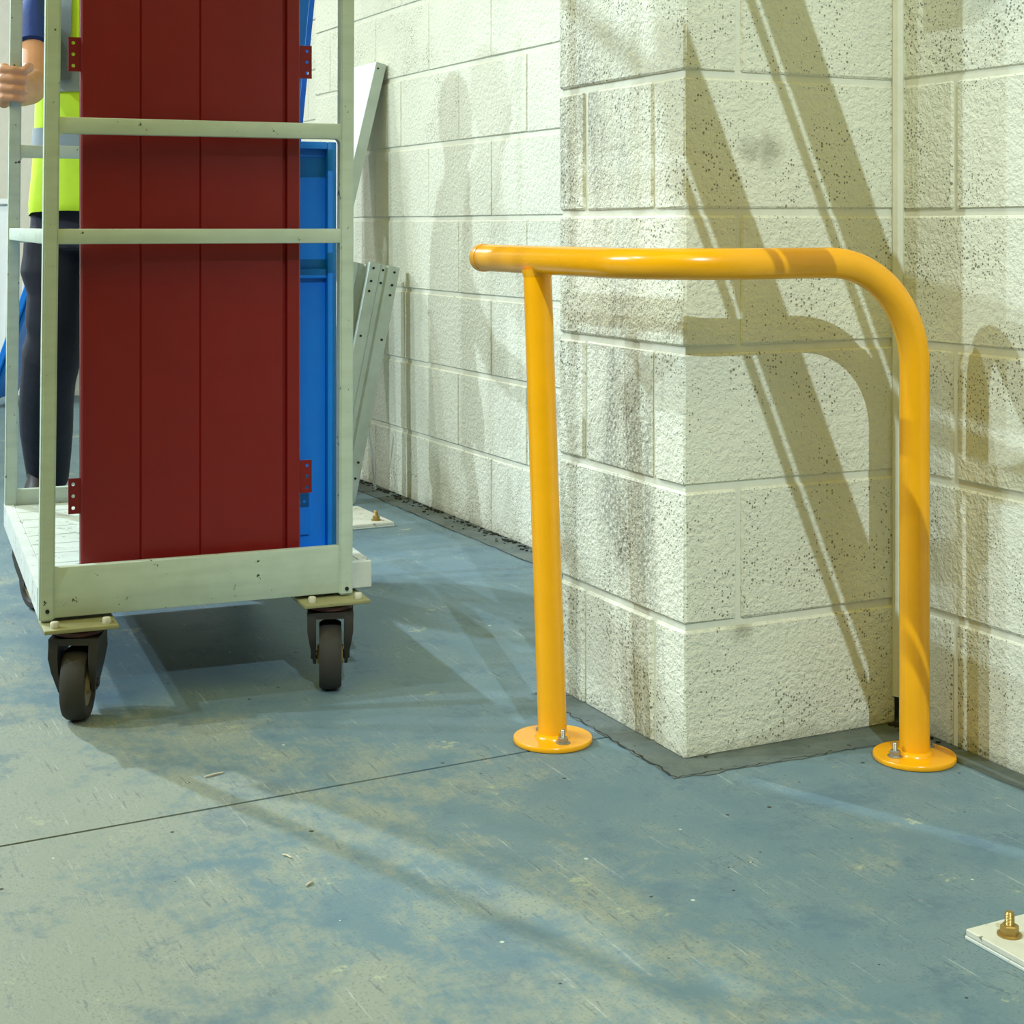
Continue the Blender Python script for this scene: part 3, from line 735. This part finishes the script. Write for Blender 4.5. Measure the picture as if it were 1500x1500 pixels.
# palm beside and behind the upright
hx, hy, hz_ = hand
add_tube(bm, [wr, Vector((hx-0.036, hy+0.045, hz_+0.002)), Vector((hx-0.036, hy+0.012, hz_+0.003))], [0.030, 0.030, 0.028], 14, True)
add_tube(bm, [Vector((hx-0.036, hy+0.03, hz_+0.036)), Vector((hx-0.036, hy+0.03, hz_-0.032))], [0.019, 0.018], 12, True)
PR = 0.0165   # half width of the tube they close on
for k, (dz, r, ln) in enumerate(((0.034, 0.0098, 0.0), (0.0125, 0.0102, 0.004), (-0.0095, 0.0098, 0.001), (-0.030, 0.0086, -0.006))):
    z = hz_+dz; d = PR+r
    add_tube(bm, [(hx-d-0.006, hy+0.022, z+0.002), (hx-d-0.004, hy-0.012, z+0.002), (hx-d+0.006, hy-d-0.001, z+0.001), (hx+0.004, hy-d-0.003, z-0.001), (hx+d-0.004+ln, hy-d+0.004, z-0.003), (hx+d+ln*0.5, hy-d+0.020, z-0.004)], [r*1.08, r*1.08, r*1.05, r*0.98, r*0.92, r*0.82], 10, True)
# thumb leaves the side of the palm near the wrist and closes on the other side
add_tube(bm, [(hx-0.022, hy+0.048, hz_+0.022), (hx+0.006, hy+0.036, hz_+0.038), (hx+0.026, hy+0.020, hz_+0.044), (hx+0.031, hy-0.006, hz_+0.040), (hx+0.028, hy-0.022, hz_+0.034)], [0.016, 0.0145, 0.012, 0.0115, 0.0095], 10, True)
# left arm hanging by the side, hand relaxed
shl = Vector((0.172, 0.0, 1.455)); ell = Vector((0.235, 0.03, 1.17)); wrl = Vector((0.235, -0.07, 0.93))
add_tube(bm, [Vector((0.10, 0, 1.46)), shl, ell, ell+(wrl-ell)*0.3, wrl], [0.06, 0.056, 0.044, 0.045, 0.029], 16, True)
add_tube(bm, [wrl, wrl+Vector((0, -0.03, -0.075))], [0.028, 0.032], 12, True)
for k, ox in enumerate((-0.03, -0.01, 0.01, 0.028)):
    b0 = wrl+Vector((0.0, -0.03+ox, -0.085)); ln = (0.066, 0.074, 0.069, 0.055)[k]
    add_tube(bm, [b0, b0+Vector((-0.006, -0.004, -ln*0.55)), b0+Vector((-0.020, -0.006, -ln))], [0.0095, 0.009, 0.0078], 8, True)
add_tube(bm, [wrl+Vector((-0.012, -0.035, -0.03)), wrl+Vector((-0.03, -0.068, -0.06)), wrl+Vector((-0.034, -0.075, -0.088))], [0.014, 0.0115, 0.009], 8, True)
body = remeshed('body', bm, 0.0036, M_skin, person, 3)
# face details, hair
for s in (-1, 1):
    bm = bmesh.new(); add_lathe(bm, [(0.004, -0.011), (0.009, -0.006), (0.0115, 0.0), (0.009, 0.006), (0.004, 0.011)], (HX+s*0.031, HY-0.083, HZ+0.008), 'y', 14); e = obj('eye', bm, M_eye, person, 60)
    bm = bmesh.new(); add_lathe(bm, [(0.0055, -0.0125), (0.005, -0.008)], (HX+s*0.031, HY-0.083, HZ+0.008), 'y', 14); obj('iris', bm, M_iris, e)
bm = bmesh.new(); add_tube(bm, [(HX-0.024, HY-0.085, HZ-0.063), (HX, HY-0.093, HZ-0.062), (HX+0.024, HY-0.085, HZ-0.063)], [0.003, 0.006, 0.003], 8, True); obj('mouth', bm, M_lip, person, 60)
bm = bmesh.new(); add_loft(bm, [((HX, HY+0.045, HZ-0.03), 0.068, 0.065), ((HX, HY+0.035, HZ+0.02), 0.081, 0.078), ((HX, HY+0.014, HZ+0.06), 0.081, 0.100), ((HX, HY+0.008, HZ+0.10), 0.064, 0.086), ((HX, HY+0.010, HZ+0.127), 0.03, 0.045)], 24); obj('hair', bm, M_hair, person, 60)
# shirt: torso and short sleeves
bm = bmesh.new()
add_loft(bm, [((0, 0.01, 0.93), 0.150, 0.110), ((0, 0, 1.25), 0.160, 0.112), ((0, 0, 1.42), 0.175, 0.106), ((0, 0, 1.495), 0.125, 0.08), ((0, 0, 1.525), 0.075, 0.072)], 28)
hem = sh+(el-sh)*0.62
add_tube(bm, [Vector((-0.09, 0, 1.45)), sh+Vector((0, 0, 0.004)), sh+(el-sh)*0.35, hem], [0.064, 0.060, 0.057, 0.056], 18)
add_tube(bm, [Vector((0.09, 0, 1.45)), shl+Vector((0, 0, 0.004)), shl+(ell-shl)*0.45, shl+(ell-shl)*0.8], [0.066, 0.066, 0.064, 0.062], 18)
shirt = remeshed('polo_shirt', bm, 0.006, M_polo, person, 4)
bm = bmesh.new(); add_tube(bm, [hem-(el-sh)*0.10, hem+(el-sh)*0.012], [0.0572, 0.0572], 22); obj('cuff', bm, M_polo, shirt, 40)
# hi-vis vest: shell hanging from the shoulders
def vest_ring(z):
    ks = [(0.885, 0.176, 0.130, 0.0), (0.93, 0.178, 0.132, 0.0), (1.02, 0.168, 0.128, 0.004), (1.12, 0.160, 0.124, 0.006), (1.25, 0.158, 0.124, 0.008), (1.38, 0.160, 0.120, 0.006), (1.46, 0.146, 0.104, 0.0), (1.505, 0.112, 0.088, 0.0)]
    for (z0, a0, b0, o0), (z1, a1, b1, o1) in zip(ks[:-1], ks[1:]):
        if z0 <= z <= z1:
            t = (z-z0)/(z1-z0); return ((0, o0+(o1-o0)*t, z), a0+(a1-a0)*t, b0+(b1-b0)*t)
zs = [0.885+0.62*k/30 for k in range(31)]
bm = bmesh.new(); add_loft(bm, [vest_ring(z) for z in zs], 40, cap=False)
r = random.Random(3)
for v in bm.verts:    # soft vertical folds near the hem
    a = math.atan2(v.co.y, v.co.x); k = max(0.0, (1.15-v.co.z)/0.27)
    v.co += Vector((math.cos(a), math.sin(a), 0))*0.005*k*math.sin(a*9+v.co.z*6)
    if v.co.z < 0.90: v.co.z += 0.02*abs(math.sin(a*1.0+0.3))*(1 if v.co.x < 0 else 0.3)
vest = obj('hi_vis_vest', bm, M_vest, person, 70)
def band(z0, z1):
    bm = bmesh.new(); rr = []
    for k in range(5):
        c, a, b = vest_ring(z0+(z1-z0)*k/4); rr.append((c, a+0.0045, b+0.0045))
    add_loft(bm, rr, 40, cap=False); return obj('reflective_band', bm, M_refl, vest, 70)
Yv = 4.30
for v0, v1 in ((186, 219), (104, 134)):
    band(CAM.z-(v1-331)/FPX*Yv, CAM.z-(v0-331)/FPX*Yv)
# shoulder straps of tape
for s in (-1, 1):
    bm = bmesh.new(); rows = []
    for z in [1.255+0.24*k/10 for k in range(11)]:
        c, a, b = vest_ring(z); row = []
        for x in (s*0.030, s*0.046, s*0.062, s*0.078):
            xx = min(abs(x), a*0.97); y = -(b+0.004)*max(0.0, 1-(xx/(a+0.004))**2.35)**(1/2.35)
            row.append(bm.verts.new((math.copysign(xx, s), y+c[1]-0.010, z)))
        rows.append(row)
    for a_, b_ in zip(rows[:-1], rows[1:]):
        for k in range(3): bm.faces.new((a_[k], a_[k+1], b_[k+1], b_[k]))
    bmesh.ops.solidify(bm, geom=bm.faces[:], thickness=0.002); obj('shoulder_tape', bm, M_refl, vest, 60)
# trousers: trailing right leg seen between the uprights, left leg forward
bm = bmesh.new()
add_loft(bm, [((0, 0.015, 0.80), 0.178, 0.118), ((0, 0.015, 0.90), 0.174, 0.118), ((0, 0.012, 0.965), 0.152, 0.110)], 28)
leg = []
for v, l, r_, Y in ((340, 37, 124, 4.42), (375, 35, 124, 4.42), (397, 31, 124, 4.42), (428, 41, 123, 4.42), (468, 38, 122, 4.43), (490, 41, 121, 4.44), (519, 33, 119, 4.46), (557, 31, 110, 4.50), (590, 29, 107, 4.55), (630, 30, 106, 4.62), (670, 36, 103, 4.71), (700, 41, 100, 4.80)):
    leg.append((loc((l+r_)/2, v, Y), (r_-l)/2*Y/FPX))
add_tube(bm, [p for p, _ in leg], [q for _, q in leg], 24)
lg2 = [((0.085, 0.0, 0.86), 0.090), ((0.092, -0.08, 0.66), 0.082), ((0.095, -0.15, 0.48), 0.076), ((0.095, -0.15, 0.26), 0.070), ((0.095, -0.13, 0.07), 0.066)]
add_tube(bm, [p for p, _ in lg2], [q for _, q in lg2], 24)
tr = remeshed('trousers', bm, 0.006, M_navy, person, 4)
an = leg[-1][0]
def shoe(p, yaw, pitch):
    bm = bmesh.new()
    add_loft(bm, [((0, 0.0, 0.0), 0.046, 0.132), ((0, 0, 0.022), 0.048, 0.134), ((0, 0.01, 0.05), 0.044, 0.118), ((0, 0.045, 0.075), 0.038, 0.075), ((0, 0.06, 0.13), 0.040, 0.055)], 24)
    bmesh.ops.transform(bm, matrix=Matrix.Translation(p) @ Matrix.Rotation(yaw, 4, 'Z') @ Matrix.Rotation(pitch, 4, 'X'), verts=bm.verts[:])
    return obj('work_boot', bm, M_shoe, person, 50)
shoe(Vector((an.x, an.y-0.07, 0.052)), 0.05, math.radians(22)); shoe(Vector((0.095, -0.19, 0.0)), -0.05, 0.0)

# ------------------------------------------------------------------ small litter on the floor
for (u, v, du, dv, lab) in ((300, 1137, 27, -7, 'pale wood splinter lying above the floor joint near the wheel'), (414, 1250, 13, 5, 'small pale splinter lying in the streak of shade'), (448, 1296, 10, -6, 'tiny pale paint flake on the worn floor')):
    Y0 = 0.861*FPX/(v-331); Y1 = 0.861*FPX/(v+dv-331)
    a = at(u, v, Y0); b = at(u+du, v+dv, Y1); a.z = b.z = 0.0017
    mdp = (a+b)/2
    bm = bmesh.new(); add_tube(bm, [a, (a+b)/2+Vector((0.001, 0.001, 0.0004)), b], [0.0011, 0.0016, 0.0009], 6)
    tag(obj('splinter', bm, M_wood), lab, 'splinter', 'litter on the floor')

# ------------------------------------------------------------------ unseen frame and wall box, added to cast shadows on the masonry
LP = Vector((-1.82, -5.7, 5.1))
def on_face(u, v):    # sight line meets the pier's broad face (y = 0)
    d = at(u, v, 1.0)-CAM; return CAM+d*(-CAM.y/d.y)
fr = thing('braced_frame', 'unseen galvanised frame added right of the view to cast diagonal shadow bands', 'frame', (0.0, 0.0, 0.0))
lam = 0.2; yb = -5.7*lam
def toward(p): return p+(LP-p)*lam
UX = 0.33
for (u0, v0), (u1, v1) in (((1067, 308), (1255, 838)), ((1146, 0), (1252, 306))):
    a, b = toward(on_face(u0, v0)), toward(on_face(u1, v1)); d = (b-a)
    lo = a+d*((UX-a.x)/d.x); hi = a+d*((2.56-a.z)/d.z)
    ax = (lo-hi).normalized(); M = Matrix.Translation(hi) @ ax.to_track_quat('Z', 'Y').to_matrix().to_4x4()
    L = (lo-hi).length
    bm = bmesh.new(); add_tube(bm, [lo, hi], 0.034, 20); obj('brace', bm, M_galv, fr, 40)
    bm = bmesh.new(); add_tube(bm, [lo+Vector((-0.052, 0, 0.0)), hi+Vector((-0.052, 0, 0))], 0.0075, 10); obj('tie_rod', bm, M_galv, fr, 40)
obj('upright', box_bm((UX, yb-0.04, 0.008), (UX+0.08, yb+0.04, 2.66), 0.003), M_galv, fr)
obj('top_arm', box_bm((-1.0, yb-0.03, 2.56), (UX, yb+0.03, 2.66), 0.003), M_galv, fr)
obj('foot', box_bm((UX-0.06, yb-0.1, 0), (UX+0.09, yb+0.1, 0.008), 0.001), M_pwhite, fr)
jb = thing('junction_box', 'unseen grey box added high on the right block wall to cast a shadow', 'box', (RW, -0.27, 1.372))
obj('case', box_bm((-0.052, -0.065, -0.085), (-0.001, 0.065, 0.085), 0.004, 2), M_galv, jb)
obj('lid', box_bm((-0.057, -0.062, -0.082), (-0.0525, 0.062, 0.082), 0.002), M_galv, jb)
